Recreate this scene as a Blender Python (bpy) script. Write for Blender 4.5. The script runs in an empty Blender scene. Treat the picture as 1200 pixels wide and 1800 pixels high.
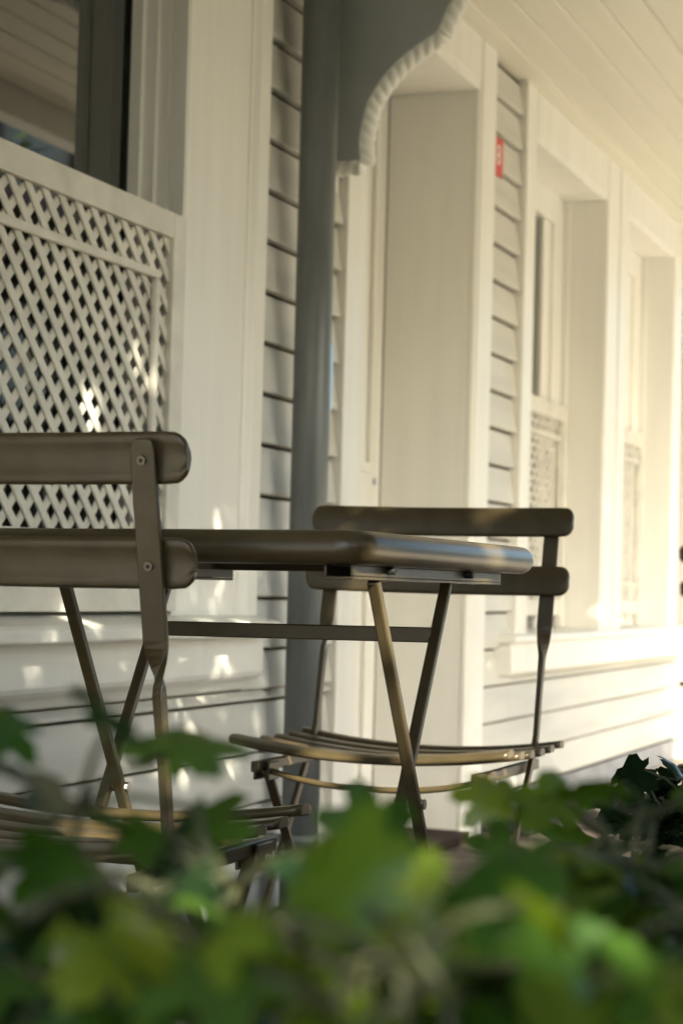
import bpy, bmesh, math, random
from mathutils import Vector, Matrix, Quaternion
import numpy as np

R = math.radians
scene = bpy.context.scene
COL = scene.collection

# ------------------------------------------------------------------ camera
cam_d = bpy.data.cameras.new("camera")
cam = bpy.data.objects.new("camera", cam_d)
COL.objects.link(cam)
cam.location = (0, 0, 0.69)
cam.rotation_euler = (Matrix.Rotation(R(21.0), 3, 'Z') @ Matrix.Rotation(R(92.2), 3, 'X') @ Matrix.Rotation(R(1.5), 3, 'Z')).to_euler()
cam_d.sensor_fit = 'VERTICAL'
cam_d.sensor_height = 36.0
cam_d.sensor_width = 24.0
cam_d.lens = 68.0
cam_d.clip_start = 0.02
cam_d.clip_end = 500
cam_d.dof.use_dof = True
cam_d.dof.focus_distance = 2.15
cam_d.dof.aperture_fstop = 8.4
scene.camera = cam

# ------------------------------------------------------------------ light
SUN_EL, SUN_AZ = 30.0, 127.0          # azimuth clockwise from +Y
world = bpy.data.worlds.new("World")
scene.world = world
world.use_nodes = True
nt = world.node_tree
sky = nt.nodes.new('ShaderNodeTexSky')
sky.sky_type = 'NISHITA'
sky.sun_disc = False
sky.sun_elevation = R(SUN_EL)
sky.sun_rotation = R(SUN_AZ)
sky.air_density = 1.0
sky.dust_density = 3.5
sky.ozone_density = 0.6
nt.links.new(sky.outputs[0], nt.nodes['Background'].inputs[0])
nt.nodes['Background'].inputs[1].default_value = 0.14
sd = bpy.data.lights.new("sun", 'SUN')
sd.energy = 5.0
sd.angle = R(0.53)
sd.color = (1.0, 0.84, 0.61)
sun = bpy.data.objects.new("sun", sd)
COL.objects.link(sun)
S = Vector((math.cos(R(SUN_EL)) * math.sin(R(SUN_AZ)), math.cos(R(SUN_EL)) * math.cos(R(SUN_AZ)), math.sin(R(SUN_EL))))
sun.rotation_euler = S.to_track_quat('Z', 'Y').to_euler()
sun.location = S * 30

vs = scene.view_settings
vs.view_transform = 'Standard'
vs.look = 'None'
vs.gamma = 1.0
vs.exposure = 1.98
vs.use_curve_mapping = False
vs.use_white_balance = True
vs.white_balance_temperature = 5800
vs.white_balance_tint = 4

# ------------------------------------------------------------------ materials
MATS = {}


def mat(name, col, rough=0.5, metal=0.0, noise=0.06, nscale=6.0, bump=0.0, bscale=60.0, spec=0.5, stretch=(1, 1, 1), col2=None):
    m = bpy.data.materials.new(name)
    m.use_nodes = True
    n, l = m.node_tree.nodes, m.node_tree.links
    b = n['Principled BSDF']
    b.inputs['Roughness'].default_value = rough
    b.inputs['Metallic'].default_value = metal
    b.inputs['Specular IOR Level'].default_value = spec
    tc = n.new('ShaderNodeTexCoord')
    mp = n.new('ShaderNodeMapping')
    mp.inputs['Scale'].default_value = stretch
    geo = n.new('ShaderNodeNewGeometry')
    l.new(geo.outputs['Position'], mp.inputs['Vector'])
    nz = n.new('ShaderNodeTexNoise')
    nz.inputs['Scale'].default_value = nscale
    nz.inputs['Detail'].default_value = 5
    l.new(mp.outputs[0], nz.inputs['Vector'])
    mx = n.new('ShaderNodeMix')
    mx.data_type = 'RGBA'
    c = Vector(col)
    c2 = Vector(col2) if col2 else c * (1 - 3 * noise)
    mx.inputs[6].default_value = (*(c2), 1)
    mx.inputs[7].default_value = (*(c * (1 + noise)), 1)
    rp = n.new('ShaderNodeMapRange')
    rp.inputs['From Min'].default_value = 0.3
    rp.inputs['From Max'].default_value = 0.62
    l.new(nz.outputs['Fac'], rp.inputs['Value'])
    l.new(rp.outputs[0], mx.inputs[0])
    l.new(mx.outputs[2], b.inputs['Base Color'])
    if bump > 0:
        n2 = n.new('ShaderNodeTexNoise')
        n2.inputs['Scale'].default_value = bscale
        n2.inputs['Detail'].default_value = 4
        l.new(mp.outputs[0], n2.inputs['Vector'])
        bp = n.new('ShaderNodeBump')
        bp.inputs['Strength'].default_value = bump
        bp.inputs['Distance'].default_value = 0.004
        l.new(n2.outputs['Fac'], bp.inputs['Height'])
        l.new(bp.outputs[0], b.inputs['Normal'])
    MATS[name] = m
    return m


mat('trim_paint', (0.80, 0.785, 0.73), 0.42, noise=0.015, nscale=3, bump=0.12, bscale=40, stretch=(6, 6, 0.6))
mat('siding_paint', (0.60, 0.585, 0.53), 0.5, noise=0.04, nscale=2.5, bump=0.25, bscale=30, stretch=(6, 0.5, 6))
mat('ceiling_paint', (0.70, 0.675, 0.575), 0.45, noise=0.012, nscale=2.5, bump=0.12, bscale=30, stretch=(6, 0.5, 6))
mat('lattice_paint', (0.68, 0.655, 0.585), 0.45, noise=0.05, nscale=12, bump=0.2, bscale=120)
mat('gap_dark', (0.05, 0.042, 0.03), 0.9)
mat('pipe_paint', (0.16, 0.172, 0.172), 0.38, noise=0.09, nscale=6, bump=0.15, bscale=60, stretch=(4, 4, 0.5))
mat('panel_paint', (0.35, 0.375, 0.37), 0.5, noise=0.03, nscale=5, bump=0.1, bscale=60)
mat('dark_sash', (0.028, 0.034, 0.03), 0.35, noise=0.05)
mat('metal_taupe', (0.074, 0.056, 0.027), 0.31, noise=0.08, nscale=25, bump=0.09, bscale=700, spec=0.5)
mat('steel', (0.55, 0.54, 0.5), 0.3, metal=1.0)
mat('bracket_steel', (0.40, 0.43, 0.45), 0.4, metal=0.6)
mat('bolt_steel', (0.16, 0.15, 0.13), 0.35, metal=1.0)
mat('dark_box', (0.012, 0.012, 0.013), 0.6)
mat('threshold', (0.028, 0.018, 0.012), 0.7, noise=0.15, nscale=20, spec=0.12)
mat('plinth', (0.30, 0.30, 0.31), 0.6, noise=0.08, nscale=8, bump=0.2)
mat('sign_red', (0.55, 0.025, 0.03), 0.4, noise=0.05)
mat('sign_white', (0.8, 0.77, 0.7), 0.5)
mat('paving', (0.36, 0.32, 0.26), 0.85, noise=0.1, nscale=3, bump=0.3, bscale=40)
mat('low_bounce_lawn', (0.05, 0.07, 0.025), 0.95, noise=0.2, nscale=8, bump=0.8, bscale=60)
mat('soil', (0.03, 0.022, 0.015), 0.95, noise=0.2, nscale=30, bump=0.6, bscale=50)
mat('planter', (0.035, 0.03, 0.026), 0.6, noise=0.1)
mat('stem', (0.07, 0.075, 0.03), 0.6, noise=0.15, nscale=40)
mat('bark', (0.10, 0.08, 0.06), 0.9, noise=0.2, nscale=12, bump=0.8, bscale=20)
mat('pale_stone', (0.45, 0.385, 0.29), 0.7, noise=0.06, nscale=3, bump=0.2, bscale=40)
mat('plaster', (0.42, 0.40, 0.30), 0.8, noise=0.06)
mat('brown_wood', (0.11, 0.06, 0.035), 0.6, noise=0.1)
mat('roof_tile', (0.22, 0.10, 0.055), 0.75, noise=0.15, nscale=9)


def glass_mat():
    m = bpy.data.materials.new('window_glass')
    m.use_nodes = True
    b = m.node_tree.nodes['Principled BSDF']
    b.inputs['Base Color'].default_value = (0.012, 0.016, 0.012, 1)
    b.inputs['Roughness'].default_value = 0.02
    b.inputs['IOR'].default_value = 1.52
    b.inputs['Coat Weight'].default_value = 1.0
    b.inputs['Coat Roughness'].default_value = 0.02
    MATS['window_glass'] = m


glass_mat()


def deck_mat():
    m = mat('deck', (0.15, 0.12, 0.098), 0.7, noise=0.12, nscale=6, spec=0.2, stretch=(0.5, 5, 5))
    n, l = m.node_tree.nodes, m.node_tree.links
    b = n['Principled BSDF']
    geo = n.new('ShaderNodeNewGeometry')
    sx = n.new('ShaderNodeSeparateXYZ')
    l.new(geo.outputs['Position'], sx.inputs[0])
    mu = n.new('ShaderNodeMath'); mu.operation = 'MULTIPLY'; mu.inputs[1].default_value = 2 * math.pi / 0.0125
    sn = n.new('ShaderNodeMath'); sn.operation = 'SINE'
    l.new(sx.outputs['Y'], mu.inputs[0]); l.new(mu.outputs[0], sn.inputs[0])
    bp = n.new('ShaderNodeBump'); bp.inputs['Strength'].default_value = 0.9; bp.inputs['Distance'].default_value = 0.003
    l.new(sn.outputs[0], bp.inputs['Height']); l.new(bp.outputs[0], b.inputs['Normal'])


deck_mat()


def leaf_mat(name, c1, c2, trans=0.35, rough=0.27):
    m = bpy.data.materials.new(name)
    m.use_nodes = True
    n, l = m.node_tree.nodes, m.node_tree.links
    b = n['Principled BSDF']
    b.inputs['Roughness'].default_value = rough
    out = n['Material Output']
    oi = n.new('ShaderNodeObjectInfo')
    geo = n.new('ShaderNodeNewGeometry')
    nz = n.new('ShaderNodeTexNoise'); nz.inputs['Scale'].default_value = 35; nz.inputs['Detail'].default_value = 3
    l.new(geo.outputs['Position'], nz.inputs['Vector'])
    ad = n.new('ShaderNodeMath'); ad.operation = 'MULTIPLY_ADD'; ad.inputs[1].default_value = 0.5
    l.new(nz.outputs['Fac'], ad.inputs[0])
    sc = n.new('ShaderNodeMath'); sc.operation = 'MULTIPLY'; sc.inputs[1].default_value = 0.6
    l.new(oi.outputs['Random'], sc.inputs[0]); l.new(sc.outputs[0], ad.inputs[2])
    mx = n.new('ShaderNodeMix'); mx.data_type = 'RGBA'
    mx.inputs[6].default_value = (*c1, 1); mx.inputs[7].default_value = (*c2, 1)
    l.new(ad.outputs[0], mx.inputs[0]); l.new(mx.outputs[2], b.inputs['Base Color'])
    tr = n.new('ShaderNodeBsdfTranslucent')
    mc = n.new('ShaderNodeMix'); mc.data_type = 'RGBA'; mc.blend_type = 'MULTIPLY'; mc.inputs[0].default_value = 1
    mc.inputs[7].default_value = (2.0, 1.9, 0.45, 1)
    l.new(mx.outputs[2], mc.inputs[6]); l.new(mc.outputs[2], tr.inputs['Color'])
    ms = n.new('ShaderNodeMixShader'); ms.inputs[0].default_value = trans
    l.new(b.outputs[0], ms.inputs[1]); l.new(tr.outputs[0], ms.inputs[2]); l.new(ms.outputs[0], out.inputs['Surface'])
    MATS[name] = m


leaf_mat('leaf_green', (0.024, 0.075, 0.013), (0.085, 0.16, 0.022), 0.38)
leaf_mat('leaf_bright', (0.085, 0.165, 0.012), (0.19, 0.25, 0.026), 0.44)
leaf_mat('leaf_dark', (0.011, 0.028, 0.012), (0.024, 0.05, 0.016), 0.12)  # dark leaves, also the painted shade low on each plant
leaf_mat('leaf_brown', (0.06, 0.035, 0.014), (0.13, 0.085, 0.03), 0.25)
leaf_mat('tree_leaf', (0.04, 0.08, 0.02), (0.08, 0.12, 0.03), 0.3)

# ------------------------------------------------------------------ helpers


def tag(o, label=None, cat=None, group=None, kind=None):
    if label: o['label'] = label
    if cat: o['category'] = cat
    if group: o['group'] = group
    if kind: o['kind'] = kind
    return o


def empty(name, loc=(0, 0, 0), rot=(0, 0, 0), parent=None):
    o = bpy.data.objects.new(name, None)
    o.empty_display_size = 0.1
    COL.objects.link(o)
    o.location = loc
    o.rotation_euler = rot
    if parent: o.parent = parent
    return o


def link(name, me, m, parent=None, bevel=0.0, seg=2, smooth=False):
    o = bpy.data.objects.new(name, me)
    COL.objects.link(o)
    if m and not me.materials:
        me.materials.append(MATS[m])
    if parent: o.parent = parent
    if smooth:
        me.polygons.foreach_set('use_smooth', [True] * len(me.polygons))
    if bevel > 0:
        md = o.modifiers.new('bevel', 'BEVEL')
        md.width = bevel; md.segments = seg; md.limit_method = 'ANGLE'; md.angle_limit = R(40)
        md.harden_normals = False
    return o


def mesh(name, v, f):
    me = bpy.data.meshes.new(name)
    me.from_pydata(v, [], f)
    me.update()
    return me


def box_data(x0, x1, y0, y1, z0, z1):
    v = [(x0, y0, z0), (x1, y0, z0), (x1, y1, z0), (x0, y1, z0), (x0, y0, z1), (x1, y0, z1), (x1, y1, z1), (x0, y1, z1)]
    f = [(0, 3, 2, 1), (4, 5, 6, 7), (0, 1, 5, 4), (1, 2, 6, 5), (2, 3, 7, 6), (3, 0, 4, 7)]
    return v, f


def box(name, b, m, parent=None, bevel=0.002, seg=2):
    v, f = box_data(*b)
    return link(name, mesh(name, v, f), m, parent, bevel, seg)


def boxes(name, bl, m, parent=None, bevel=0.0):
    V, F = [], []
    for b in bl:
        v, f = box_data(*b)
        k = len(V)
        V += v; F += [tuple(i + k for i in q) for q in f]
    return link(name, mesh(name, V, F), m, parent, bevel)


def prism(name, poly, axis, a0, a1, m, parent=None, bevel=0.0, seg=2):
    """poly: list of 2D points; axis 'x': poly=(y,z); 'y': (x,z); 'z': (x,y)."""
    def P(p, a):
        return {'x': (a, p[0], p[1]), 'y': (p[0], a, p[1]), 'z': (p[0], p[1], a)}[axis]
    n = len(poly)
    v = [P(p, a0) for p in poly] + [P(p, a1) for p in poly]
    f = [tuple(range(n)), tuple(range(2 * n - 1, n - 1, -1))]
    f += [(i, i + n, (i + 1) % n + n, (i + 1) % n) for i in range(n)]
    me = mesh(name, v, f)
    bm = bmesh.new(); bm.from_mesh(me); bmesh.ops.recalc_face_normals(bm, faces=bm.faces); bm.to_mesh(me); bm.free()
    return link(name, me, m, parent, bevel, seg)


def frame_at(t, up):
    t = t.normalized()
    a = up.cross(t)
    if a.length < 1e-5: a = Vector((1, 0, 0)).cross(t)
    a.normalize()
    return a, t.cross(a).normalized()


def sweep_data(pts, secs, up=Vector((1, 0, 0)), caps=True):
    """pts: list of Vectors; secs: list of 2D section lists (same length each). Section axes (a,b)."""
    V, F = [], []
    n = len(secs[0])
    for i, p in enumerate(pts):
        t = (pts[min(i + 1, len(pts) - 1)] - pts[max(i - 1, 0)])
        a, b = frame_at(t, up)
        for (u, w) in secs[i]:
            V.append(tuple(p + a * u + b * w))
    for i in range(len(pts) - 1):
        for j in range(n):
            k = (j + 1) % n
            F.append((i * n + j, i * n + k, (i + 1) * n + k, (i + 1) * n + j))
    if caps:
        F.append(tuple(range(n - 1, -1, -1)))
        F.append(tuple((len(pts) - 1) * n + j for j in range(n)))
    return V, F


def circ(r, n=16):
    return [(r * math.cos(2 * math.pi * i / n), r * math.sin(2 * math.pi * i / n)) for i in range(n)]


def rect(w, h, ang=0.0):
    c, s = math.cos(ang), math.sin(ang)
    return [(x * c - y * s, x * s + y * c) for x, y in ((-w / 2, -h / 2), (w / 2, -h / 2), (w / 2, h / 2), (-w / 2, h / 2))]


def sweep(name, pts, secs, m, parent=None, up=Vector((1, 0, 0)), bevel=0.0, smooth=False, caps=True):
    pts = [Vector(p) for p in pts]
    if not isinstance(secs[0], list): secs = [secs] * len(pts)
    v, f = sweep_data(pts, secs, Vector(up), caps)
    me = mesh(name, v, f)
    bm = bmesh.new(); bm.from_mesh(me); bmesh.ops.recalc_face_normals(bm, faces=bm.faces); bm.to_mesh(me); bm.free()
    return link(name, me, m, parent, bevel, smooth=smooth)


def tube(name, pts, r, m, parent=None, n=14, up=(1, 0, 0)):
    pts = [Vector(p) for p in pts]
    o = sweep(name, pts, [circ(r, n)] * len(pts), m, parent, up)
    for p in o.data.polygons: p.use_smooth = len(p.vertices) == 4
    return o


def bar(name, p0, p1, w, h, m, parent=None, up=(1, 0, 0), bevel=0.002):
    return sweep(name, [p0, p1], [rect(w, h)] * 2, m, parent, up, bevel)


def catmull(pts, n=8):
    pts = [Vector(p) for p in pts]
    P = [pts[0] * 2 - pts[1]] + pts + [pts[-1] * 2 - pts[-2]]
    out = []
    for i in range(1, len(P) - 2):
        p0, p1, p2, p3 = P[i - 1:i + 3]
        for k in range(n):
            t = k / n
            out.append(0.5 * ((2 * p1) + (-p0 + p2) * t + (2 * p0 - 5 * p1 + 4 * p2 - p3) * t * t + (-p0 + 3 * p1 - 3 * p2 + p3) * t ** 3))
    out.append(pts[-1])
    return out


# ------------------------------------------------------------------ setting: ground, deck
tag(box('ground', (-60, 80, -60, 80, -0.6, -0.13), 'paving', None, 0), kind='structure')
deck = tag(box('deck_floor', (-1.62, 0.16, -0.6, 6.08, -0.128, -0.03), 'gap_dark', None, 0), kind='structure')
y = -0.6
rng = random.Random(3)
bme = None
while y < 6.0:
    if bme is None:
        v, f = box_data(-1.598, 0.15, 0, 0.118, -0.029, 0.0)
        bme = mesh('deck_board', v, f)
    o = link('deck_board', bme, 'deck', deck, 0.002)
    o.location = (0, y, rng.uniform(-0.001, 0.0))
    y += 0.123

tag(box('terrace', (-1.62, 7.0, 6.09, 22.0, -0.2, -0.002), 'pale_stone', None, 0), kind='structure')
tag(box('bounce_paving', (0.17, 7.0, 3.6, 6.085, -0.2, -0.06), 'pale_stone', None, 0), kind='structure')  # pale ground added out of view to bounce light into the porch
tag(box('low_bounce_lawn', (0.17, 9.0, -14.0, 3.59, -0.2, -0.095), 'low_bounce_lawn', None, 0), kind='structure')  # dark ground added out of view to cut bounce at the near end

# ------------------------------------------------------------------ the house
SX = -1.60           # siding plane
CX = -1.58           # casing face
CEIL = 2.234
house = tag(empty('timber_house', (SX, 4.0, 0)), 'cream clapboard house with white window and door casings along the porch', 'house')
house_inv = Matrix.Translation(house.location).inverted()


def H(o):
    """parent to the house keeping world coordinates"""
    o.parent = house
    o.matrix_parent_inverse = house_inv
    return o


# core walls behind the siding (with the openings left free)
H(boxes('wall', [
    (-2.6, -1.612, -2.0, 2.00, 0, 2.5), (-2.6, -1.612, 2.001, 3.289, 0, 0.58), (-2.6, -1.612, 3.29, 4.20, 0, 2.5),
    (-2.6, -1.612, 5.155, 5.69, 0, 2.5), (-2.6, -1.612, 5.691, 8.17, 0, 0.535), (-2.6, -1.612, 6.692, 6.966, 0.541, 2.5),
    (-2.6, -1.612, 7.894, 8.17, 0.541, 2.5), (-2.6, -1.612, 4.201, 5.154, 2.112, 2.5), (-2.6, -1.612, 5.691, 6.691, 2.107, 2.5),
    (-2.6, -1.612, 6.967, 7.893, 2.107, 2.5), (-2.6, -2.0, 3.9, 5.6, 0, 2.3), (-2.6, -2.2, 1.9, 3.4, 0.6, 2.5), (-2.6, -2.2, 5.5, 8.1, 0.54, 2.2),
    (-2.6, -1.612, 2.04, 3.289, 2.267, 2.5)], 'gap_dark'))


def siding(y0, y1, zstart, pitch, zmin, zmax, seed):
    rg = random.Random(seed)
    z = zstart
    while z > zmin: z -= pitch
    while z < zmax:
        a, b = max(z + 0.0036, zmin), min(z + pitch - 0.0034, zmax)
        if b - a > 0.012:
            d = rg.uniform(-0.0012, 0.0012)
            H(prism('siding_board', [(-1.611, a), (SX + 0.0095 + d, a + 0.0005), (SX + 0.0100 + d, a + 0.006), (SX - 0.004 + d, b), (-1.611, b)],
                    'y', y0, y1, 'siding_paint', None, 0.0015, 1))
        z += pitch


siding(-1.9, 3.70, 0.341, 0.1065, 0.085, 0.470, 1)        # below the near window
siding(3.60, 4.105, 0.341, 0.1065, 0.473, 2.21, 2)       # between near window and door
siding(3.70, 4.105, 0.341, 0.1065, 0.085, 0.470, 8)
siding(5.272, 5.588, 0.304, 0.1068, 0.085, 2.214, 3)     # door to far windows
siding(5.588, 8.172, 0.304, 0.1068, 0.085, 0.440, 4)     # below the far windows
H(box('skirting', (-1.612, -1.600, -1.9, 4.104, 0.0, 0.082), 'plinth'))
H(box('skirting', (-1.612, -1.600, 5.272, 8.172, 0.0, 0.082), 'plinth'))
H(box('corner_board', (-1.66, -1.555, 8.174, 8.30, 0.0, 2.232), 'trim_paint', None, 0.004))

# porch ceiling
k = 0
x = -1.62
while x < -0.26:
    x1 = min(x + 0.1072, -0.26)
    H(prism('ceiling_board', [(x, 2.2375), (x + 0.0050, 2.2305), (x1 - 0.0120, 2.2305), (x1 - 0.0100, 2.2290), (x1 - 0.0065, 2.2290), (x1 - 0.0045, 2.2305), (x1, 2.2375), (x1, 2.25), (x, 2.25)], 'y', -2.0, 9.5, 'ceiling_paint'))
    if k == 0: pass
    x += 0.1075
    k += 1
H(box('roof', (-2.6, -0.16, -2.1, 9.6, 2.252, 2.40), 'roof_tile', None, 0.01))
H(box('eave_beam', (-0.258, -0.18, -2.0, 9.5, 2.135, 2.251), 'trim_paint', None, 0.004))


def casing_poly(y0, y1, inner_low):
    """plan profile (x,y) of a moulded casing; the raised back band sits away from the opening"""
    w = y1 - y0
    if inner_low:     # opening at y0 side
        return [(SX - 0.01, y0), (CX - 0.004, y0), (CX, y0 + 0.005), (CX, y1 - 0.155 * w - 0.03), (CX - 0.006, y1 - 0.155 * w - 0.027), (CX - 0.006, y1 - 0.155 * w - 0.022),
                (CX, y1 - 0.155 * w - 0.019), (CX, y1 - 0.155 * w - 0.012), (CX + 0.012, y1 - 0.155 * w), (CX + 0.014, y1 - 0.012), (CX + 0.006, y1), (SX - 0.01, y1)]
    return [(SX - 0.01, y0), (CX, y0), (CX + 0.004, y0 + 0.004), (CX + 0.004, y1 - 0.028), (CX - 0.005, y1 - 0.022), (CX - 0.005, y1 - 0.010), (CX - 0.002, y1), (SX - 0.01, y1)]


def make_window(y0, y1, zs, zh, cl, cr, depth, near):
    """opening y0..y1, zs..zh, casing widths"""
    bx = CX - depth
    jw = 0.0
    # the reveal lining is the window part itself
    if near:
        steps = [(CX - 0.003, 0.0), (-1.603, 0.0), (-1.604, 0.008), (-1.618, 0.008), (-1.619, 0.0), (-1.642, 0.0), (-1.643, -0.008), (-1.668, -0.010), (-1.669, -0.02), (bx, -0.02)]
    else:
        steps = [(CX - 0.003, 0.0), (bx + 0.02, 0.0), (bx + 0.02, -0.012), (bx, -0.012)]
    poly = [(px, y1 + o) for px, o in steps] + [(bx, y1 + 0.03), (CX - 0.003, y1 + 0.03)]
    polyl = [(px, y0 - o) for px, o in steps] + [(bx, y0 - 0.03), (CX - 0.003, y0 - 0.03)]
    w = H(prism('window', poly, 'z', zs, zh, 'trim_paint', None, 0.001, 1))
    P = lambda o: (setattr(o, 'parent', w), setattr(o, 'matrix_parent_inverse', house_inv), o)[2]
    # w carries the house inverse already; children use w's world inverse
    def P(o):
        o.parent = w
        o.matrix_parent_inverse = Matrix.Identity(4)
        return o
    P(prism('jamb', polyl, 'z', zs, zh, 'trim_paint', None, 0.001, 1))
    P(box('soffit', (bx, CX - 0.004, y0 - 0.03, y1 + 0.03, zh + 0.0005, zh + 0.03), 'trim_paint'))
    P(prism('casing', casing_poly(y1 + 0.0015, y1 + cr, near), 'z', zs, 2.2300, 'trim_paint', None, 0.0015, 1))
    pl = [(a, (y0 - (b - y1)) if near else b) for a, b in casing_poly(y1 + 0.0015, y1 + cr, near)] if near else casing_poly(y0 - cl, y0 - 0.0015, False)
    P(prism('casing', pl, 'z', zs, 2.2305, 'trim_paint', None, 0.0015, 1))
    P(prism('head_casing', [(SX - 0.01, zh + 0.03), (SX - 0.01, zh + 0.0), (CX - 0.008, zh + 0.0), (CX - 0.008, zh + 0.012), (CX - 0.001, zh + 0.016), (CX - 0.001, 2.2300), (SX - 0.01, 2.2300)],
            'y', y0 + 0.0005, y1 - 0.0005, 'trim_paint', None, 0.001, 1))
    # sash
    if near:
        gx = bx - 0.002
        for b in ((gx - 0.03, gx, y1 - 0.012, y1 + 0.03, zs, zh), (gx - 0.03, gx, y0 - 0.03, y0 + 0.012, zs, zh)):
            P(box('sash_stile', b, 'dark_sash', None, 0.002))
        P(box('pane', (gx - 0.012, gx - 0.006, y0 + 0.0125, y1 - 0.0125, zs + 0.02, zh), 'window_glass', None, 0))
    else:
        gx = bx - 0.028
        P(box('sash_stile', (gx - 0.004, bx - 0.0006, y1 - 0.135, y1 + 0.025, zs, zh - 0.101), 'trim_paint'))
        P(box('sash_stile', (gx - 0.004, bx - 0.012, y1 - 0.235, y1 - 0.1355, zs, zh - 0.101), 'trim_paint'))
        P(box('sash_stile', (gx - 0.004, bx - 0.012, y0 + 0.0125, y0 + 0.10, zs, zh - 0.101), 'trim_paint'))
        P(box('sash_rail', (gx - 0.004, bx - 0.0006, y0 - 0.02, y1 + 0.025, zh - 0.10, zh + 0.03), 'trim_paint'))
        P(box('pane', (gx - 0.010, gx + 0.002, y0 + 0.10, y1 - 0.235, zs, zh - 0.10), 'window_glass', None, 0))
    return w, P


# near window
wA, PA = make_window(2.08, 3.256, 0.626, 2.234, 0.37, 0.37, 0.113, True)
PA(prism('sill', [(-1.80, 0.640), (-1.60, 0.630), (-1.504, 0.6165), (-1.495, 0.609), (-1.496, 0.5905), (-1.506, 0.5855), (-1.80, 0.5855)], 'y', 1.65, 3.585, 'trim_paint', None, 0.003))
PA(prism('apron', [(-1.612, 0.585), (-1.552, 0.585), (-1.552, 0.515), (-1.555, 0.507), (-1.566, 0.497), (-1.575, 0.497), (-1.588, 0.478), (-1.612, 0.472)], 'y', 1.68, 3.622, 'trim_paint', None, 0.002))
# far windows
w1, P1 = make_window(5.720, 6.660, 0.555, 2.076, 0.13, 0.196, 0.155, False)
w2, P2 = make_window(6.998, 7.862, 0.555, 2.076, 0.138, 0.18, 0.135, False)
P1(prism('sill', [(-1.78, 0.566), (-1.59, 0.562), (-1.54, 0.559), (-1.535, 0.553), (-1.536, 0.540), (-1.545, 0.536), (-1.78, 0.536)], 'y', 5.445, 8.12, 'trim_paint', None, 0.002))
P1(prism('apron', [(-1.612, 0.5355), (-1.556, 0.5355), (-1.556, 0.452), (-1.562, 0.442), (-1.612, 0.442)], 'y', 5.462, 8.11, 'trim_paint', None, 0.002))

# door
dr = H(box('door', (-1.895, -1.852, 4.238, 5.118, 0.03, 2.081), 'trim_paint'))


def PD(o):
    o.parent = dr
    return o


PD(prism('jamb', [(-1.85, 5.1188), (CX - 0.022, 5.1188), (CX - 0.019, 5.1165), (CX - 0.009, 5.1165), (CX - 0.006, 5.1188), (CX - 0.006, 5.15), (-1.85, 5.15)], 'z', 0.0, 2.082, 'trim_paint', None, 0.001, 1))
PD(box('jamb', (-1.85, CX - 0.003, 4.205, 4.237, 0.0, 2.082), 'trim_paint'))
PD(box('soffit', (-1.85, CX - 0.004, 4.20, 5.15, 2.0825, 2.11), 'trim_paint'))
PD(prism('casing', [(SX - 0.01, 4.106), (CX, 4.106), (CX + 0.002, 4.109), (CX + 0.002, 4.227), (CX - 0.004, 4.236), (SX - 0.01, 4.236)], 'z', 0.0, 2.2305, 'trim_paint', None, 0.001, 1))
PD(prism('casing', [(SX - 0.01, 5.1205), (CX - 0.004, 5.1205), (CX - 0.004, 5.128), (CX + 0.002, 5.132), (CX + 0.002, 5.262), (CX - 0.002, 5.27), (SX - 0.01, 5.27)], 'z', 0.0, 2.2305, 'trim_paint', None, 0.001, 1))
PD(prism('head_casing', [(SX - 0.01, 2.083), (CX - 0.016, 2.083), (CX - 0.016, 2.09), (CX - 0.006, 2.096), (CX - 0.006, 2.104), (CX, 2.106), (CX, 2.230), (SX - 0.01, 2.230)], 'y', 4.2365, 5.1185, 'trim_paint', None, 0.001, 1))
PD(boxes('panel_moulding', [(-1.8515, -1.838, 4.30, 5.030, 1.005, 1.035), (-1.8515, -1.838, 5.002, 5.030, 1.0355, 2.0), (-1.8515, -1.838, 4.30, 4.325, 1.0355, 2.0),
                            (-1.8515, -1.838, 4.30, 5.030, 0.80, 0.83), (-1.8515, -1.838, 5.002, 5.030, 0.16, 0.7995), (-1.8515, -1.838, 4.30, 5.0, 0.13, 0.1595)], 'trim_paint', None, 0.004))
PD(prism('keyhole', [(5.068 + 0.008 * math.cos(a), 0.985 + 0.011 * math.sin(a)) for a in [i * math.pi / 6 for i in range(12)]], 'x', -1.852, -1.846, 'bracket_steel', None, 0.001, 1))
PD(box('threshold', (-1.85, -1.56, 4.238, 5.118, 0.001, 0.028), 'threshold', None, 0.004))

# ------------------------------------------------------------------ arch bracket with rope moulding
AY = 3.915
arch = tag(empty('arch_panel', (-1.56, AY, 1.62)), 'grey scalloped arch panel with twisted white rope edge under the ceiling', 'arch')


def half_profile():
    lo = [(-1.482, 1.622)]
    c = catmull([(-1.482, 1.622, 0), (-1.484, 1.672, 0), (-1.463, 1.757, 0), (-1.401, 1.834, 0), (-1.312, 1.893, 0)], 7)
    up = catmull([(-1.312, 1.893, 0), (-1.290, 1.940, 0), (-1.258, 1.99, 0), (-1.17, 2.055, 0), (-1.05, 2.085, 0), (-0.93, 2.09, 0)], 6)
    return [(p.x, p.y) for p in c], [(p.x, p.y) for p in up]


c1, c2 = half_profile()
prof = [(-1.592, 1.622)] + c1 + c2[1:]
mx_ = [(-1.86 - px, pz) for px, pz in reversed(prof[:-1])]
full = prof + mx_
poly = [(-1.592, 2.2295)] + full + [(-0.268, 2.2295)]


def at_root(o, root):
    o.parent = root
    o.matrix_parent_inverse = Matrix.Translation(root.location).inverted() if root.rotation_euler[:] == (0, 0, 0) else root.matrix_basis.inverted()
    return o


at_root(prism('panel', poly, 'y', AY, AY + 0.03, 'panel_paint'), arch)


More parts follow.
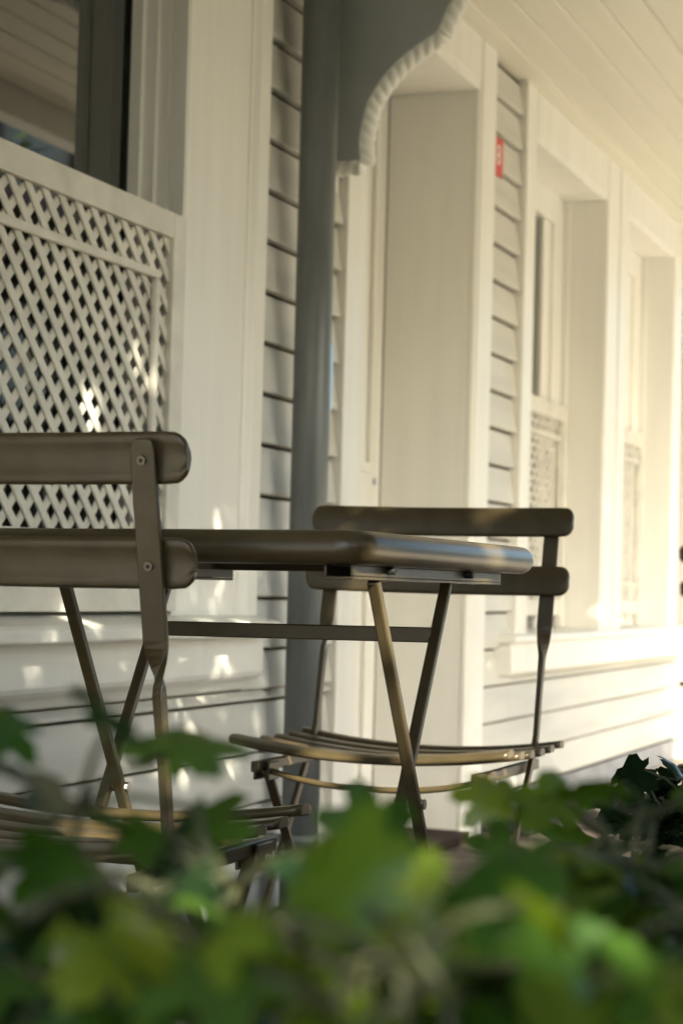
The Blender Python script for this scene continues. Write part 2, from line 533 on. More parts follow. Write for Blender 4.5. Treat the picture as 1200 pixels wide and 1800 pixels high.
def rope(name, path, r, pitch, m, strands=3, sub=0.0035):
    pts = [Vector((px, AY + 0.030, pz)) for px, pz in path]
    # resample
    L = [0]
    for a, b in zip(pts, pts[1:]): L.append(L[-1] + (b - a).length)
    n = max(4, int(L[-1] / sub))
    out = []
    for i in range(n + 1):
        s = L[-1] * i / n
        j = max(0, min(len(L) - 2, next((q for q in range(len(L) - 1) if L[q + 1] >= s - 1e-9), len(L) - 2)))
        t = (s - L[j]) / max(1e-9, L[j + 1] - L[j])
        out.append((pts[j].lerp(pts[j + 1], t), s))
    secs = []
    for p, s in out:
        ph = 2 * math.pi * s / (pitch * strands)
        sec = []
        for q in range(30):
            th = 2 * math.pi * q / 30
            a = (strands * (th + ph)) % (2 * math.pi)
            rr = r * (0.77 + 0.23 * abs(math.sin(a / 2)) ** 0.6)
            sec.append((rr * 1.05 * math.cos(th), rr * math.sin(th)))
        secs.append(sec)
    return sweep(name, [p for p, s in out], secs, m, None, (0, 1, 0), smooth=True)


for pth in ([(-1.59, 1.620), (-1.486, 1.618)], [(-1.482, 1.617)] + c1[1:], c2, [(-1.86 - a, b) for a, b in reversed(c2)], [(-1.86 - a, b) for a, b in reversed(c1)]):
    at_root(rope('rope_moulding', pth, 0.0245, 0.0265, 'trim_paint'), arch)
at_root(prism('corbel', [(-1.594, 1.555), (-1.575, 1.552), (-1.553, 1.560), (-1.550, 1.597), (-1.594, 1.597)], 'y', AY + 0.005, AY + 0.055, 'trim_paint', None, 0.003), arch)
# outer porch post carrying the other end of the arch
post = tag(empty('porch_post', (-0.22, AY + 0.02, 0)), 'square white porch post at the outer end of the arch', 'post')
at_root(box('shaft', (-0.267, -0.175, AY - 0.02, AY + 0.07, 0.12, 2.134), 'trim_paint', None, 0.006), post)
at_root(box('base', (-0.282, -0.16, AY - 0.035, AY + 0.085, 0.001, 0.119), 'trim_paint', None, 0.006), post)

# ------------------------------------------------------------------ rain pipe
pipe = tag(empty('drainpipe', (-1.52, 3.766, 0)), 'tall round grey metal drainpipe beside the near window', 'drainpipe')
at_root(tube('pipe', [(-1.52, 3.766, 0.012), (-1.52, 3.766, 2.229)], 0.0395, 'pipe_paint', None, 40), pipe)
for z in (0.16, 1.98):
    at_root(tube('clamp', [(-1.52, 3.766, z - 0.012), (-1.52, 3.766, z + 0.012)], 0.0425, 'pipe_paint', None, 40), pipe)
    at_root(box('clamp_arm', (-1.594, -1.556, 3.758, 3.774, z - 0.008, z + 0.008), 'pipe_paint', None, 0.002), pipe)

# intercom / small metal plate behind the pipe
ic = tag(empty('intercom_box', (-1.59, 3.99, 1.14)), 'slim grey metal box on the siding just behind the drainpipe', 'intercom')
at_root(box('casing', (-1.5925, -1.578, 3.955, 4.035, 1.075, 1.24), 'bracket_steel', None, 0.004), ic)
at_root(box('front_plate', (-1.5775, -1.574, 3.963, 4.027, 1.085, 1.23), 'steel', None, 0.001), ic)

# red number plate
sg = tag(empty('number_plate', (-1.592, 5.31, 1.89)), 'small red plate with a white numeral beside the door casing', 'sign')
at_root(box('plate', (-1.5935, -1.588, 5.268, 5.372, 1.886, 1.998), 'sign_red', None, 0.002), sg)
cu = bpy.data.curves.new('numeral', 'FONT')
cu.body = "8"; cu.size = 0.082; cu.extrude = 0.0008; cu.align_x = 'CENTER'; cu.align_y = 'CENTER'
tmp = bpy.data.objects.new('tmp', cu)
COL.objects.link(tmp)
bpy.context.view_layer.update()
me = bpy.data.meshes.new_from_object(tmp.evaluated_get(bpy.context.evaluated_depsgraph_get()))
bpy.data.objects.remove(tmp)
num = link('numeral', me, 'sign_white')
num.parent = sg
num.matrix_parent_inverse = Matrix.Translation(sg.location).inverted()
num.matrix_basis = Matrix.Translation((-1.5868, 5.322, 1.942)) @ Matrix.Rotation(R(90), 4, 'Z') @ Matrix.Rotation(R(90), 4, 'X')

# low black box at the foot of the wall
bb = tag(empty('floor_box', (-1.52, 5.50, 0)), 'low black box on the deck at the wall foot right of door', 'box')
at_root(box('body', (-1.592, -1.44, 5.30, 5.74, 0.002, 0.036), 'dark_box', None, 0.005), bb)
at_root(box('lid', (-1.596, -1.435, 5.295, 5.745, 0.037, 0.047), 'dark_box', None, 0.003), bb)

# ------------------------------------------------------------------ lattice screens


def lattice(name, label, X, y0, y1, z0, z1, st, top, bot, feet, inset, mname='lattice_paint', per=0.0553, sw=0.0172, ph=0.0, lt=0.0045):
    root = tag(empty(name, (X, (y0 + y1) / 2, z0)), label, 'lattice', 'lattice screens in the windows')
    A = lambda o: at_root(o, root)
    th = 0.022
    zb = z0 + feet
    A(box('stile', (X - th, X, y0, y0 + st, z0, z1), mname, None, 0.002))
    A(box('stile', (X - th, X, y1 - st, y1, z0, z1), mname, None, 0.002))
    A(box('rail', (X - th, X - 0.0006, y0 + st, y1 - st, z1 - top, z1), mname, None, 0.002))
    A(box('rail', (X - th, X - 0.0006, y0 + st, y1 - st, zb, zb + bot), mname, None, 0.002))
    a0, a1, b0, b1 = y0 + st, y1 - st, zb + bot, z1 - top
    # thin raised rectangle of beading on the slats
    i0, i1, j0, j1 = a0 + inset[0], a1 - inset[0], b0 + inset[1], b1 - inset[1]
    bw = 0.0165
    bx0, bx1 = X - 0.009, X + 0.003
    A(box('bead', (bx0, bx1, i0, i1, j1 - bw, j1), mname, None, 0.0035))
    A(box('bead', (bx0, bx1, i0, i1, j0, j0 + bw), mname, None, 0.0035))
    A(box('bead', (bx0, bx1, i0, i0 + bw, j0 + bw + 0.0003, j1 - bw - 0.0003), mname, None, 0.0035))
    A(box('bead', (bx0, bx1, i1 - bw, i1, j0 + bw + 0.0003, j1 - bw - 0.0003), mname, None, 0.0035))
    hw = sw / math.sqrt(2)          # half width measured along y
    for sgn, xa, xb in ((-1, X - 0.0096 - lt, X - 0.0096), (1, X - 0.0100 - 2 * lt, X - 0.0100 - lt)):
        c = (a0 if sgn > 0 else a0) - (b1 - b0) + ph
        while c < a1 + (b1 - b0):
            # clip the band |y - (c +- (z-b0))| < hw to the rectangle
            poly = [(c - hw, b0), (c + hw, b0), (c + hw + sgn * (b1 - b0), b1), (c - hw + sgn * (b1 - b0), b1)]
            for lim, keep in ((a0, 1), (a1, -1)):
                out = []
                for i in range(len(poly)):
                    p, q = poly[i], poly[(i + 1) % len(poly)]
                    pi, qi = keep * (p[0] - lim) >= 0, keep * (q[0] - lim) >= 0
                    if pi: out.append(p)
                    if pi != qi:
                        t = (lim - p[0]) / (q[0] - p[0])
                        out.append((lim, p[1] + t * (q[1] - p[1])))
                poly = out
                if len(poly) < 3: break
            if len(poly) >= 3:
                ar = abs(sum(poly[i][0] * poly[(i + 1) % len(poly)][1] - poly[(i + 1) % len(poly)][0] * poly[i][1] for i in range(len(poly)))) / 2
                if ar > 2e-5:
                    A(prism('slat', poly, 'x', xa, xb, mname, None, 0.0012, 1))
            c += per
    return root


lattice('lattice_screen', 'large cream diagonal lattice screen behind the near chair at the left', -1.572, 2.085, 3.252, 0.636, 1.372, 0.052, 0.048, 0.05, 0.0, (0.056, 0.068))
lattice('lattice_screen', 'cream lattice screen low in the far window next to the door', -1.705, 5.725, 6.655, 0.567, 1.342, 0.05, 0.056, 0.056, 0.042, (0.05, 0.055), ph=0.02, sw=0.0150, lt=0.0018)
lattice('lattice_screen', 'cream lattice screen low in the farthest window at the right edge', -1.69, 7.003, 7.857, 0.567, 1.342, 0.05, 0.056, 0.056, 0.042, (0.05, 0.055), ph=0.035, sw=0.0150, lt=0.0018)

# ------------------------------------------------------------------ bistro table
TBL = tag(empty('folding_table', (-0.836, 1.988, 0.0)), 'taupe metal folding bistro table with crossed legs between two chairs', 'table')


def rounded_rect(hx, hy, r, n=6):
    out = []
    for cx, cy, a0 in ((hx - r, hy - r, 0), (-hx + r, hy - r, 90), (-hx + r, -hy + r, 180), (hx - r, -hy + r, 270)):
        for i in range(n + 1):
            a = R(a0 + 90 * i / n)
            out.append((cx + r * math.cos(a), cy + r * math.sin(a)))
    return out


def table_top():
    hx, hy = 0.2225, 0.306
    rings = []
    # (inset, z): dished sheet-metal edge, open underneath
    prof = [(0.16, 0.7405), (0.05, 0.7405), (0.030, 0.7405)]
    r = 0.0165
    for i in range(0, 9):
        a = R(90 - i * 180 / 8)
        prof.append((r - r * math.cos(a) * 1.0, 0.7405 - r + r * math.sin(a)))
    prof += [(0.004 + r * 0.7, 0.7080), (0.020, 0.7090), (0.020, 0.7360), (0.16, 0.7360)]
    V, F = [], []
    n = None
    for ins, z in prof:
        rr = rounded_rect(hx - ins, hy - ins, max(0.004, 0.034 - ins))
        n = len(rr)
        V += [(a, b, z) for a, b in rr]
    for i in range(len(prof) - 1):
        for j in range(n):
            k = (j + 1) % n
            F.append((i * n + j, (i + 1) * n + j, (i + 1) * n + k, i * n + k))
    F.append(tuple(range(n)))
    F.append(tuple((len(prof) - 1) * n + j for j in range(n - 1, -1, -1)))
    me = mesh('table_top', V, F)
    bm = bmesh.new(); bm.from_mesh(me); bmesh.ops.recalc_face_normals(bm, faces=bm.faces); bm.to_mesh(me); bm.free()
    return me


o = link('table_top', table_top(), 'metal_taupe', TBL)
for p in o.data.polygons: p.use_smooth = len(p.vertices) == 4
cx, cy = TBL.location.x, TBL.location.y


def T(o):
    o.parent = TBL
    return o


def loc(p): return (p[0] - cx, p[1] - cy, p[2])


for xx, dx, name in ((-0.650, 1, 'r'), (-0.995, -1, 'l')):
    T(boxes('rail', [(xx - cx - 0.015, xx - cx + 0.015, 1.705 - cy, 2.20 - cy, 0.694, 0.697), (xx - cx + 0.012, xx - cx + 0.0150, 1.705 - cy, 2.20 - cy, 0.6972, 0.7078),
                     (xx - cx - 0.015, xx - cx - 0.012, 1.705 - cy, 2.20 - cy, 0.6972, 0.7078)], 'metal_taupe', None, 0.001))
    for yy in (1.80, 2.06):
        T(tube('bolt', [loc((xx - 0.02, yy, 0.7035)), loc((xx + 0.024, yy, 0.7035))], 0.004, 'dark_box', None, 10, (0, 0, 1)))
    a = T(bar('leg', loc((xx + 0.006, 1.786, 0.694)), loc((xx + 0.006, 2.200, 0.004)), 0.010, 0.0125, 'metal_taupe', None, (1, 0, 0)))
    b = T(bar('leg', loc((xx - 0.009, 2.066, 0.694)), loc((xx - 0.009, 1.640, 0.004)), 0.010, 0.0125, 'metal_taupe', None, (1, 0, 0)))
    T(tube('pivot_bolt', [loc((xx - 0.018, 1.929, 0.462)), loc((xx + 0.0155, 1.929, 0.462))], 0.0055, 'steel', None, 12, (0, 0, 1)))
T(box('crossbar', (-0.992 - cx, -0.662 - cx, 2.024 - cy, 2.032 - cy, 0.628, 0.645), 'metal_taupe', None, 0.0015))
T(box('crossbar', (-0.985 - cx, -0.653 - cx, 2.126 - cy, 2.134 - cy, 0.112, 0.128), 'metal_taupe', None, 0.0015))
T(box('crossbar', (-0.992 - cx, -0.662 - cx, 1.700 - cy, 1.708 - cy, 0.112, 0.128), 'metal_taupe', None, 0.0015))
TBL.rotation_euler = (0, R(-0.5), 0)
TBL.location.z = 0.001

# ------------------------------------------------------------------ bistro chair (faces +Y locally)


def slat_mesh(L, hgt, th, rc, bend, cup, n=20, axis='back'):
    """rounded slat; local x = length. 'back': height along z, thickness along y. 'seat': width along y, thickness along z."""
    h = hgt / 2
    # section points (across, thick) - slightly cupped with rounded edges
    sec = []
    m_ = 6
    for i in range(m_ + 1):
        t = -1 + 2 * i / m_
        sec.append((t * (h - th / 2), th / 2 + cup * (t * t - 1)))
    for i in range(1, 4):
        a = R(90 - 45 * i)
        sec.append((h - th / 2 + th / 2 * math.cos(a), th / 2 * math.sin(a) + 0))
    for i in range(m_ + 1):
        t = 1 - 2 * i / m_
        sec.append((t * (h - th / 2), -th / 2 + cup * (t * t - 1)))
    for i in range(1, 4):
        a = R(270 - 45 * i)
        sec.append((-h + th / 2 + th / 2 * math.cos(a), th / 2 * math.sin(a)))
    xs = [-L / 2 + L * i / n for i in range(n + 1)]
    ex = []
    for i in range(5):
        ex.append(-L / 2 + rc * (1 - math.cos(R(90 * i / 5))))
    xs = ex + [x for x in xs if -L / 2 + rc < x < L / 2 - rc] + [-x for x in reversed(ex)]
    V, F = [], []
    for x in xs:
        d = min(x + L / 2, L / 2 - x)
        s = 1.0
        if d < rc:
            s = (h - rc + math.sqrt(max(0, rc * rc - (rc - d) ** 2))) / h
            s = max(s, (h - rc) / h + 0.02)
        bz = bend * ((2 * x / L) ** 2)
        for u, w in sec:
            if axis == 'back': V.append((x, w + bz, u * s))
            else: V.append((x, u * s, w + bz))
    k = len(sec)
    for i in range(len(xs) - 1):
        for j in range(k):
            q = (j + 1) % k
            F.append((i * k + j, i * k + q, (i + 1) * k + q, (i + 1) * k + j))
    F.append(tuple(range(k - 1, -1, -1)))
    F.append(tuple((len(xs) - 1) * k + j for j in range(k)))
    me = mesh('slat', V, F)
    bm = bmesh.new(); bm.from_mesh(me); bmesh.ops.recalc_face_normals(bm, faces=bm.faces); bm.to_mesh(me); bm.free()
    for p in me.polygons: p.use_smooth = len(p.vertices) == 4
    return me


def make_chair(label):
    c = tag(empty('bistro_chair'), label, 'chair', 'taupe folding bistro chairs')
    bs = slat_mesh(0.448, 0.0485, 0.0085, 0.016, 0.010, -0.0025)
    for zc, yc in ((0.7995, -0.199), (0.7045, -0.178)):
        o = link('back_slat', bs, 'metal_taupe', c)
        o.location = (0, yc, zc); o.rotation_euler = (R(11), 0, 0)
    ss = slat_mesh(0.440, 0.043, 0.0105, 0.010, 0.019, -0.0015, axis='seat')
    for i in range(6):
        o = link('seat_slat', ss, 'metal_taupe', c)
        yy = -0.162 + i * 0.0580
        o.location = (0, yy, 0.4245 + 0.010 * ((i - 2.2) / 3.3) ** 2 + (0.003 if i == 5 else 0))
        o.rotation_euler = (R(-6 if i == 5 else (3 if i == 0 else 0)), 0, 0)
    for s in (-1, 1):
        # upright: flat strap that twists on edge, kinks at the seat and runs to the front foot
        xu = s * 0.186
        pts, secs = [], []

        def add(z, yy, w, h, ang):
            pts.append(Vector((xu, yy, z))); secs.append(rect(w, h, R(ang)))
        yb = lambda z: -0.2075 + (0.82 - z) * 0.218
        for z, w in ((0.8175, 0.010), (0.8165, 0.016), (0.814, 0.0205), (0.809, 0.0235), (0.803, 0.0245)):
            add(z, yb(z), w, 0.0055, 0)
        for z in (0.76, 0.70, 0.66, 0.635): add(z, yb(z), 0.0245, 0.006, 0)
        for i in range(1, 9):
            t = i / 8
            z = 0.635 - 0.055 * t
            w = 0.0245 - 0.0090 * t
            add(z, yb(z), w, 0.006 + 0.0025 * t, 90 * (t * t * (3 - 2 * t)) * s)
        add(0.52, yb(0.52), 0.0145, 0.0075, 90 * s)
        add(0.462, -0.131, 0.0145, 0.0075, 90 * s)
        add(0.445, -0.122, 0.0145, 0.0075, 90 * s)
        add(0.425, -0.107, 0.0145, 0.0075, 90 * s)
        add(0.004, 0.205, 0.0145, 0.0075, 90 * s)
        sweep('upright', pts, secs, 'metal_taupe', c, (0, 1, 0), 0.0012)
        # second leg, from under the seat front to the rear foot
        xi = s * 0.1725
        bar('leg', (xi, 0.108, 0.416), (xi, -0.205, 0.004), 0.0078, 0.0150, 'metal_taupe', c, (1, 0, 0))
        # seat rail under the slats
        boxes('seat_rail', [(min(xi, xi + s * 0.003) - 0.004, max(xi, xi + s * 0.003) + 0.004, -0.178, 0.150, 0.4060, 0.4225)], 'metal_taupe', c, 0.002)
        boxes('hinge_bracket', [(xi - 0.013, xi - 0.0085, 0.085, 0.125, 0.392, 0.420), (xi + 0.0085, xi + 0.013, 0.085, 0.125, 0.392, 0.420)], 'metal_taupe', c, 0.0015)
        tube('rivet', [(xi - 0.017, 0.108, 0.404), (xi + 0.017, 0.108, 0.404)], 0.004, 'steel', c, 10, (0, 0, 1))
        tube('rivet', [(s * 0.164, 0.012, 0.268), (s * 0.193, 0.012, 0.268)], 0.0045, 'steel', c, 10, (0, 0, 1))
        for zc, yc in ((0.7985, -0.2025), (0.7035, -0.182)):
            d = Vector((0, 1, 0.2)).normalized()
            p = Vector((xu, yc, zc))
            b = tube('bolt', [p - d * 0.0060, p + d * 0.0150], 0.0042, 'bolt_steel', c, 14)
            tube('bolt_socket', [p - d * 0.0064, p - d * 0.0058], 0.0020, 'dark_box', b, 10)
    # curved stretcher rod under the seat front
    cp = catmull([(-0.170, 0.112, 0.408), (-0.12, 0.114, 0.397), (-0.05, 0.115, 0.389), (0.05, 0.115, 0.389), (0.12, 0.114, 0.397), (0.170, 0.112, 0.408)], 5)
    tube('stretcher', cp, 0.0048, 'metal_taupe', c, 12, (0, 1, 0))
    bar('stretcher', (-0.185, 0.172, 0.048), (0.185, 0.172, 0.048), 0.014, 0.006, 'metal_taupe', c, (0, 0, 1))
    bar('stretcher', (-0.1725, -0.168, 0.055), (0.1725, -0.168, 0.055), 0.014, 0.006, 'metal_taupe', c, (0, 0, 1))
    return c


def copy_tree(o, parent=None):
    n = o.copy()
    COL.objects.link(n)
    n.parent = parent
    for ch in list(o.children): copy_tree(ch, n)
    return n


ch = make_chair('taupe metal slatted chair seen from behind at the left, nearest chair')
ch.location = (-0.978, 1.765, 0.001)
ch2 = copy_tree(ch)
ch2['label'] = 'taupe metal slatted chair facing the camera on the far side of the table'
ch2.location = (-0.987, 2.835, 0.001); ch2.rotation_euler = (0, 0, math.pi)
ch3 = copy_tree(ch)
ch3['label'] = 'taupe chair of which only two back slat ends show at the right edge'
ch3.location = (-0.806, 5.45, 0.001)

# ------------------------------------------------------------------ planter with leafy plants
pl = tag(empty('planter_trough', (-0.30, 1.8, 0)), 'long dark planter trough under the foreground plants', 'planter')
PY0, PY1, PX0, PX1 = 0.33, 3.3, -0.56, -0.05
at_root(boxes('wall', [(PX0, PX1, PY0, PY1, 0.002, 0.02), (PX0, PX0 + 0.02, PY0, PY1, 0.0205, 0.30), (PX1 - 0.02, PX1, PY0, PY1, 0.0205, 0.30),
                       (PX0 + 0.0205, PX1 - 0.0205, PY0, PY0 + 0.02, 0.0205, 0.30), (PX0 + 0.0205, PX1 - 0.0205, PY1 - 0.02, PY1, 0.0205, 0.30)], 'planter'), pl)
at_root(box('soil', (PX0 + 0.021, PX1 - 0.021, PY0 + 0.021, PY1 - 0.021, 0.021, 0.275), 'soil', None, 0), pl)


def leaf_mesh(seed, lobes, depth, curl, fold):
    rg = random.Random(seed)
    n = 44
    V = [(0, 0, 0)]
    rim = []
    ang0 = [rg.uniform(-0.06, 0.06) for _ in range(lobes)]
    for i in range(n):
        th = -math.pi + 2 * math.pi * (i + 0.5) / n      # 0 = tip (+y)
        u = th / math.pi                                  # -1..1
        lob = abs(math.cos(lobes * th / 2 * 0.93)) ** 0.75
        r = (1 - depth) + depth * lob
        r *= 0.62 + 0.38 * math.cos(th / 2) ** 0.8
        if abs(u) > 0.86: r *= 0.45 + 0.55 * (1 - (abs(u) - 0.86) / 0.14)
        r *= 1 + rg.uniform(-0.04, 0.04) + (0.05 if i % 2 else -0.05)
        rim.append((math.sin(th) * r * 0.98, math.cos(th) * r))
    for f in (0.5, 1.0):
        for i, (x, y) in enumerate(rim):
            X, Y = x * f, y * f
            d2 = X * X + Y * Y
            z = -curl * d2 + fold * abs(X) + 0.10 * math.sin(5 * math.atan2(X, Y) + seed) * d2 * 0.6 + rg.uniform(-0.02, 0.02) * f
            V.append((X, Y + 0.32, z))
    V[0] = (0, 0.32, 0)
    F = [(0, 1 + i, 1 + (i + 1) % n) for i in range(n)]
    F += [(1 + i, 1 + n + i, 1 + n + (i + 1) % n, 1 + (i + 1) % n) for i in range(n)]
    me = mesh('leaf', V, F)
    me.polygons.foreach_set('use_smooth', [True] * len(me.polygons))
    me.validate()
    return me


LEAF = {}
for mname in ('leaf_green', 'leaf_bright', 'leaf_dark', 'leaf_brown'):
    LEAF[mname] = []
    for sd_ in range(4):
        me = leaf_mesh(sd_ + 3, (5, 7, 5, 7)[sd_], (0.56, 0.42, 0.62, 0.5)[sd_], (0.25, 0.45, 0.1, 0.35)[sd_], (0.12, 0.2, 0.05, -0.1)[sd_])
        me.materials.append(MATS[mname])
        LEAF[mname].append(me)


def plant(label, x, y, top, spread, nst, seed, mix, size=(0.032, 0.05), nl=9):
    rg = random.Random(seed)
    root = tag(empty('leafy_plant', (x, y, 0.275)), label, 'plant', 'leafy plants in the planter')
    V, F = [], []
    leaves = []
    for s_ in range(nst):
        a = rg.uniform(0, 2 * math.pi)
        rr = spread * math.sqrt(rg.uniform(0.02, 1))
        tip = Vector((math.cos(a) * rr, math.sin(a) * rr, (top - 0.275) * rg.uniform(0.72, 1.0)))
        b0 = Vector((math.cos(a) * rr * 0.25, math.sin(a) * rr * 0.25, -0.02))
        mid = b0.lerp(tip, 0.5) + Vector((rg.uniform(-.03, .03), rg.uniform(-.03, .03), 0.03))
        path = catmull([b0, mid, tip], 5)
        v, f = sweep_data(path, [circ(0.0030 - 0.0015 * i / (len(path) - 1), 6) for i in range(len(path))], Vector((1, 0, 0)))
        k0 = len(V); V += v; F += [tuple(i + k0 for i in q) for q in f]
        for q in range(nl):
            t = rg.uniform(0.35, 1.0) if q else 1.0
            p = path[min(len(path) - 1, int(t * (len(path) - 1) + 0.5))]
            az = rg.uniform(0, 2 * math.pi)
            out = Vector((math.cos(az), math.sin(az), rg.uniform(-0.05, 0.75))).normalized()
            L = rg.uniform(0.02, 0.055)
            e = p + out * L
            v, f = sweep_data([p, p.lerp(e, 0.5) + Vector((0, 0, 0.004)), e], [circ(0.0014, 5)] * 3, Vector((0.3, 0.2, 1)))
            k0 = len(V); V += v; F += [tuple(i + k0 for i in q2) for q2 in f]
            leaves.append((e, out, az, False))
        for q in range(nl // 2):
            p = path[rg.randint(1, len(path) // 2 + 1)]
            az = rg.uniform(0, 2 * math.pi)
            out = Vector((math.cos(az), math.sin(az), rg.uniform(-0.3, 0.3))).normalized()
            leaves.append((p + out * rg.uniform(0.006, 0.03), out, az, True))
    me = mesh('stem', V, F)
    link('stem', me, 'stem', root, smooth=True)
    for e, out, az, low in leaves:
        r = rg.random()
        acc = 0
        for mname, w in mix:
            acc += w
            if r <= acc: break
        if low: mname = 'leaf_dark'  # low leaves coloured dark to stand in for shade under the foliage
        o = link('leaf', rg.choice(LEAF[mname]), None, root)
        sz = rg.uniform(*size)
        # leaf +y axis points outward and a little down/up; normal faces up with a lean
        d = Vector((math.cos(az), math.sin(az), rg.uniform(-1.0, 0.8))).normalized()
        up = Vector((rg.uniform(-1.2, 1.2), rg.uniform(-1.2, 1.2), 1.0)).normalized()
        xx = d.cross(up).normalized()
        zz = xx.cross(d).normalized()
        m3 = Matrix((xx, d, zz)).transposed()
        o.matrix_basis = Matrix.Translation(e) @ m3.to_4x4() @ Matrix.Scale(sz, 4)
    return root


G = [('leaf_green', 0.62), ('leaf_bright', 0.28), ('leaf_dark', 0.08), ('leaf_brown', 0.02)]
GB = [('leaf_green', 0.32), ('leaf_bright', 0.66), ('leaf_brown', 0.02)]
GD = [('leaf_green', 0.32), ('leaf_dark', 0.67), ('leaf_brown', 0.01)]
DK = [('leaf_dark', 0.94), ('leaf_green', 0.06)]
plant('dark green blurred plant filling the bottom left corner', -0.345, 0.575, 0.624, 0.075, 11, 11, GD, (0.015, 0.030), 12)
plant('blurred plant with brown withered leaves left of the centre', -0.262, 0.570, 0.622, 0.062, 10, 12, [('leaf_green', 0.52), ('leaf_dark', 0.33), ('leaf_brown', 0.04), ('leaf_bright', 0.11)], (0.014, 0.028), 12)
plant('bright yellow green blurred plant at the bottom centre below the table', -0.176, 0.452, 0.614, 0.050, 8, 13, GB, (0.016, 0.031), 12)
plant('green blurred plant between the withered one and the bright one', -0.222, 0.500, 0.609, 0.060, 8, 31, [('leaf_green', 0.6), ('leaf_dark', 0.2), ('leaf_bright', 0.2)], (0.015, 0.030), 12)
plant('mid green blurred plant in front of the table legs', -0.225, 0.640, 0.578, 0.065, 8, 14, G, (0.015, 0.030), 12)
plant('tall green plant reaching up to the far chair seat', -0.170, 0.80, 0.622, 0.028, 6, 15, G, (0.012, 0.022), 10)
plant('yellow green blurred plant in the lower right', -0.118, 0.500, 0.612, 0.055, 9, 16, GB, (0.015, 0.029), 12)
plant('green plant low in the bottom right corner', -0.125, 0.72, 0.570, 0.075, 8, 17, G, (0.016, 0.030), 11)
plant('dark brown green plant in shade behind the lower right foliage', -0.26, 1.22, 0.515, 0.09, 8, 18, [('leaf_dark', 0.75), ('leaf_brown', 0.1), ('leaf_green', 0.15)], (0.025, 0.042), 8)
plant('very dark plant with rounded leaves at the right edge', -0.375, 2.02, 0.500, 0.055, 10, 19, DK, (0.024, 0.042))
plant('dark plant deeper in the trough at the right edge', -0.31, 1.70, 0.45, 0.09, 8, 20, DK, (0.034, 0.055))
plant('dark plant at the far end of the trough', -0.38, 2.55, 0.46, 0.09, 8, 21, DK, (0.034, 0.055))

# ------------------------------------------------------------------ garden side (house mirrored in the glass; added hedge and trees shade the porch)


def tree(label, base, cc, rad, seed, n, gaps=()):
    rg = np.random.default_rng(seed)
    root = tag(empty('garden_tree', base), label, 'tree', 'trees shading the porch')
    b = Vector(base); c = Vector(cc)
    path = catmull([b, b.lerp(c, 0.45) + Vector((0.08, -0.05, 0)), c], 6)
    at_root(sweep('trunk', path, [circ(0.12 - 0.08 * i / (len(path) - 1), 12) for i in range(len(path))], 'bark', None, (1, 0, 0), smooth=True), root)
    V, F = [], []
    rr = random.Random(seed)
    clumps = []
    for i in range(9):
        d = Vector((rr.uniform(-1, 1), rr.uniform(-1, 1), rr.uniform(-0.6, 1))).normalized() * rr.uniform(0.5, 0.95)
        e = c + Vector((d.x * rad[0], d.y * rad[1], d.z * rad[2]))
        s0 = path[-1 - (i % 5)]
        v, f = sweep_data(catmull([s0, s0.lerp(e, 0.5) + Vector((0, 0, 0.12)), e], 4), [circ(0.035 - 0.028 * q / 8, 7) for q in range(9)], Vector((0.2, 0.1, 1)))
        k0 = len(V); V += v; F += [tuple(q + k0 for q in t) for t in f]
    at_root(link('branch', mesh('branch', V, F), 'bark', None, smooth=True), root)
    # crown of small leaves gathered in clumps with gaps between
    nc = 95
    cl = rg.normal(size=(nc, 3)); cl /= np.linalg.norm(cl, axis=1)[:, None]
    cl *= rg.uniform(0.25, 1.0, nc)[:, None] ** 0.5
    pick = rg.integers(0, nc, n)
    p = cl[pick] + rg.normal(size=(n, 3)) * 0.17
    p = p * np.array(rad) + np.array(cc)
    # openings cut in the foliage along sun rays to light chosen spots
    keep = np.ones(n, bool)
    for q, r_ in gaps:
        w_ = p - np.array(q)
        sv = np.array(S)
        d_ = np.linalg.norm(w_ - np.outer(w_ @ sv, sv), axis=1)
        keep &= d_ > r_
    p = p[keep]; n = len(p)
    ax = rg.normal(size=(n, 3)); ax /= np.linalg.norm(ax, axis=1)[:, None]
    up = rg.normal(size=(n, 3)) * 0.8 + np.array((0, 0, 1)); 
    sd2 = np.cross(ax, up); sd2 /= np.linalg.norm(sd2, axis=1)[:, None]
    L = rg.uniform(0.045, 0.08, n)[:, None]
    W = L * 0.42
    v = np.stack([p - ax * L, p + sd2 * W - ax * L * 0.1, p + ax * L, p - sd2 * W - ax * L * 0.1], 1).reshape(-1, 3)
    f = np.arange(n * 4).reshape(-1, 4)
    me = bpy.data.meshes.new('crown')
    me.from_pydata(v.tolist(), [], f.tolist())
    o = link('crown', me, 'tree_leaf')
    at_root(o, root)
    tag(o, kind='stuff')
    return root


tree('leafy tree on the garden side shading the near table', (1.9, 1.0, -0.13), tuple(Vector((-1.2, 2.5, 0.85)) + S * 3.6), (1.1, 2.1, 1.3), 21, 30000,
     [((-0.62, 1.80, 0.73), 0.10), ((-0.62, 2.12, 0.73), 0.07), ((-0.80, 1.72, 0.50), 0.09), ((-0.95, 1.86, 0.45), 0.07), ((-0.80, 2.72, 0.43), 0.13), ((-1.05, 2.74, 0.43), 0.10), ((-0.80, 2.90, 0.60), 0.07),
      ((-1.575, 3.10, 1.06), 0.05), ((-1.575, 2.92, 0.98), 0.045), ((-1.6, 3.36, 0.42), 0.045), ((-1.6, 3.36, 0.34), 0.04), ((-1.55, 3.40, 0.53), 0.035), ((-1.55, 2.80, 0.61), 0.06), ((-1.6, 3.22, 0.36), 0.035),
      ((-0.17, 0.46, 0.60), 0.03), ((-0.12, 0.52, 0.58), 0.025), ((-0.26, 0.57, 0.60), 0.04), ((-0.65, 1.85, 0.55), 0.05)])
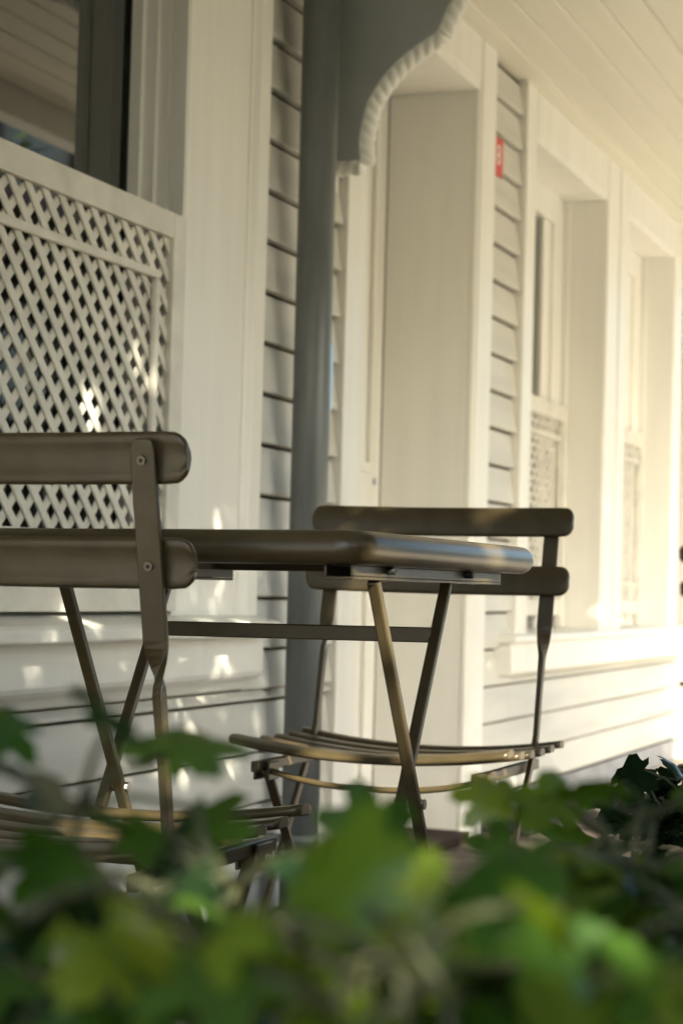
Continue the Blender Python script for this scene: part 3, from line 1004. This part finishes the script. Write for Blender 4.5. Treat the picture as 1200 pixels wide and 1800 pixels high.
tree('unseen leafy tree added on the garden side to shade the far windows', (1.9, 4.6, -0.13), tuple(Vector((-1.6, 6.3, 0.85)) + S * 3.8), (1.0, 2.1, 0.92), 6, 20000)  # second crown, added out of view to keep sun off the far wall

hd = tag(empty('shading_hedge', (1.2, -0.4, -0.095)), 'unseen leafy hedge added behind the camera to dim the near porch', 'hedge')  # added out of view to block low sky light from the near end
at_root(box('core', (0.95, 1.45, -2.9, 2.4, -0.09, 1.12), 'bark', None, 0.05), hd)
rg_ = np.random.default_rng(9)
n_ = 9000
p_ = np.stack([rg_.uniform(0.85, 1.55, n_), rg_.uniform(-3.0, 2.5, n_), rg_.uniform(-0.05, 1.25, n_)], 1)
q_ = rg_.integers(0, 3, n_)
p_[q_ == 0, 0] = np.where(rg_.random((q_ == 0).sum()) < 0.6, 0.88, 1.5) + rg_.normal(size=(q_ == 0).sum()) * 0.04
p_[q_ == 1, 2] = 1.18 + rg_.normal(size=(q_ == 1).sum()) * 0.05
a_ = rg_.normal(size=(n_, 3)); a_ /= np.linalg.norm(a_, axis=1)[:, None]
b_ = np.cross(a_, rg_.normal(size=(n_, 3))); b_ /= np.linalg.norm(b_, axis=1)[:, None]
L_ = rg_.uniform(0.03, 0.055, n_)[:, None]
v_ = np.stack([p_ - a_ * L_, p_ + b_ * L_ * 0.45, p_ + a_ * L_, p_ - b_ * L_ * 0.45], 1).reshape(-1, 3)
m_ = bpy.data.meshes.new('foliage')
m_.from_pydata(v_.tolist(), [], np.arange(n_ * 4).reshape(-1, 4).tolist())
tag(at_root(link('foliage', m_, 'tree_leaf'), hd), kind='stuff')

nb = tag(empty('opposite_house', (8, 14, -0.13)), 'plastered house across the garden with brown posts, mirrored in the near window', 'house')
at_root(box('wall', (8.0, 12.0, 6.0, 26.0, -0.13, 7.5), 'plaster', None, 0), nb)
at_root(prism('roof', [(7.2, 4.7), (8.0, 5.15), (8.0, 4.9), (7.2, 4.55)], 'y', 5.8, 26.2, 'roof_tile'), nb)
for i in range(10):
    at_root(box('post', (7.85, 7.998, 7.0 + 1.9 * i, 7.16 + 1.9 * i, 5.16, 7.4), 'brown_wood', None, 0), nb)
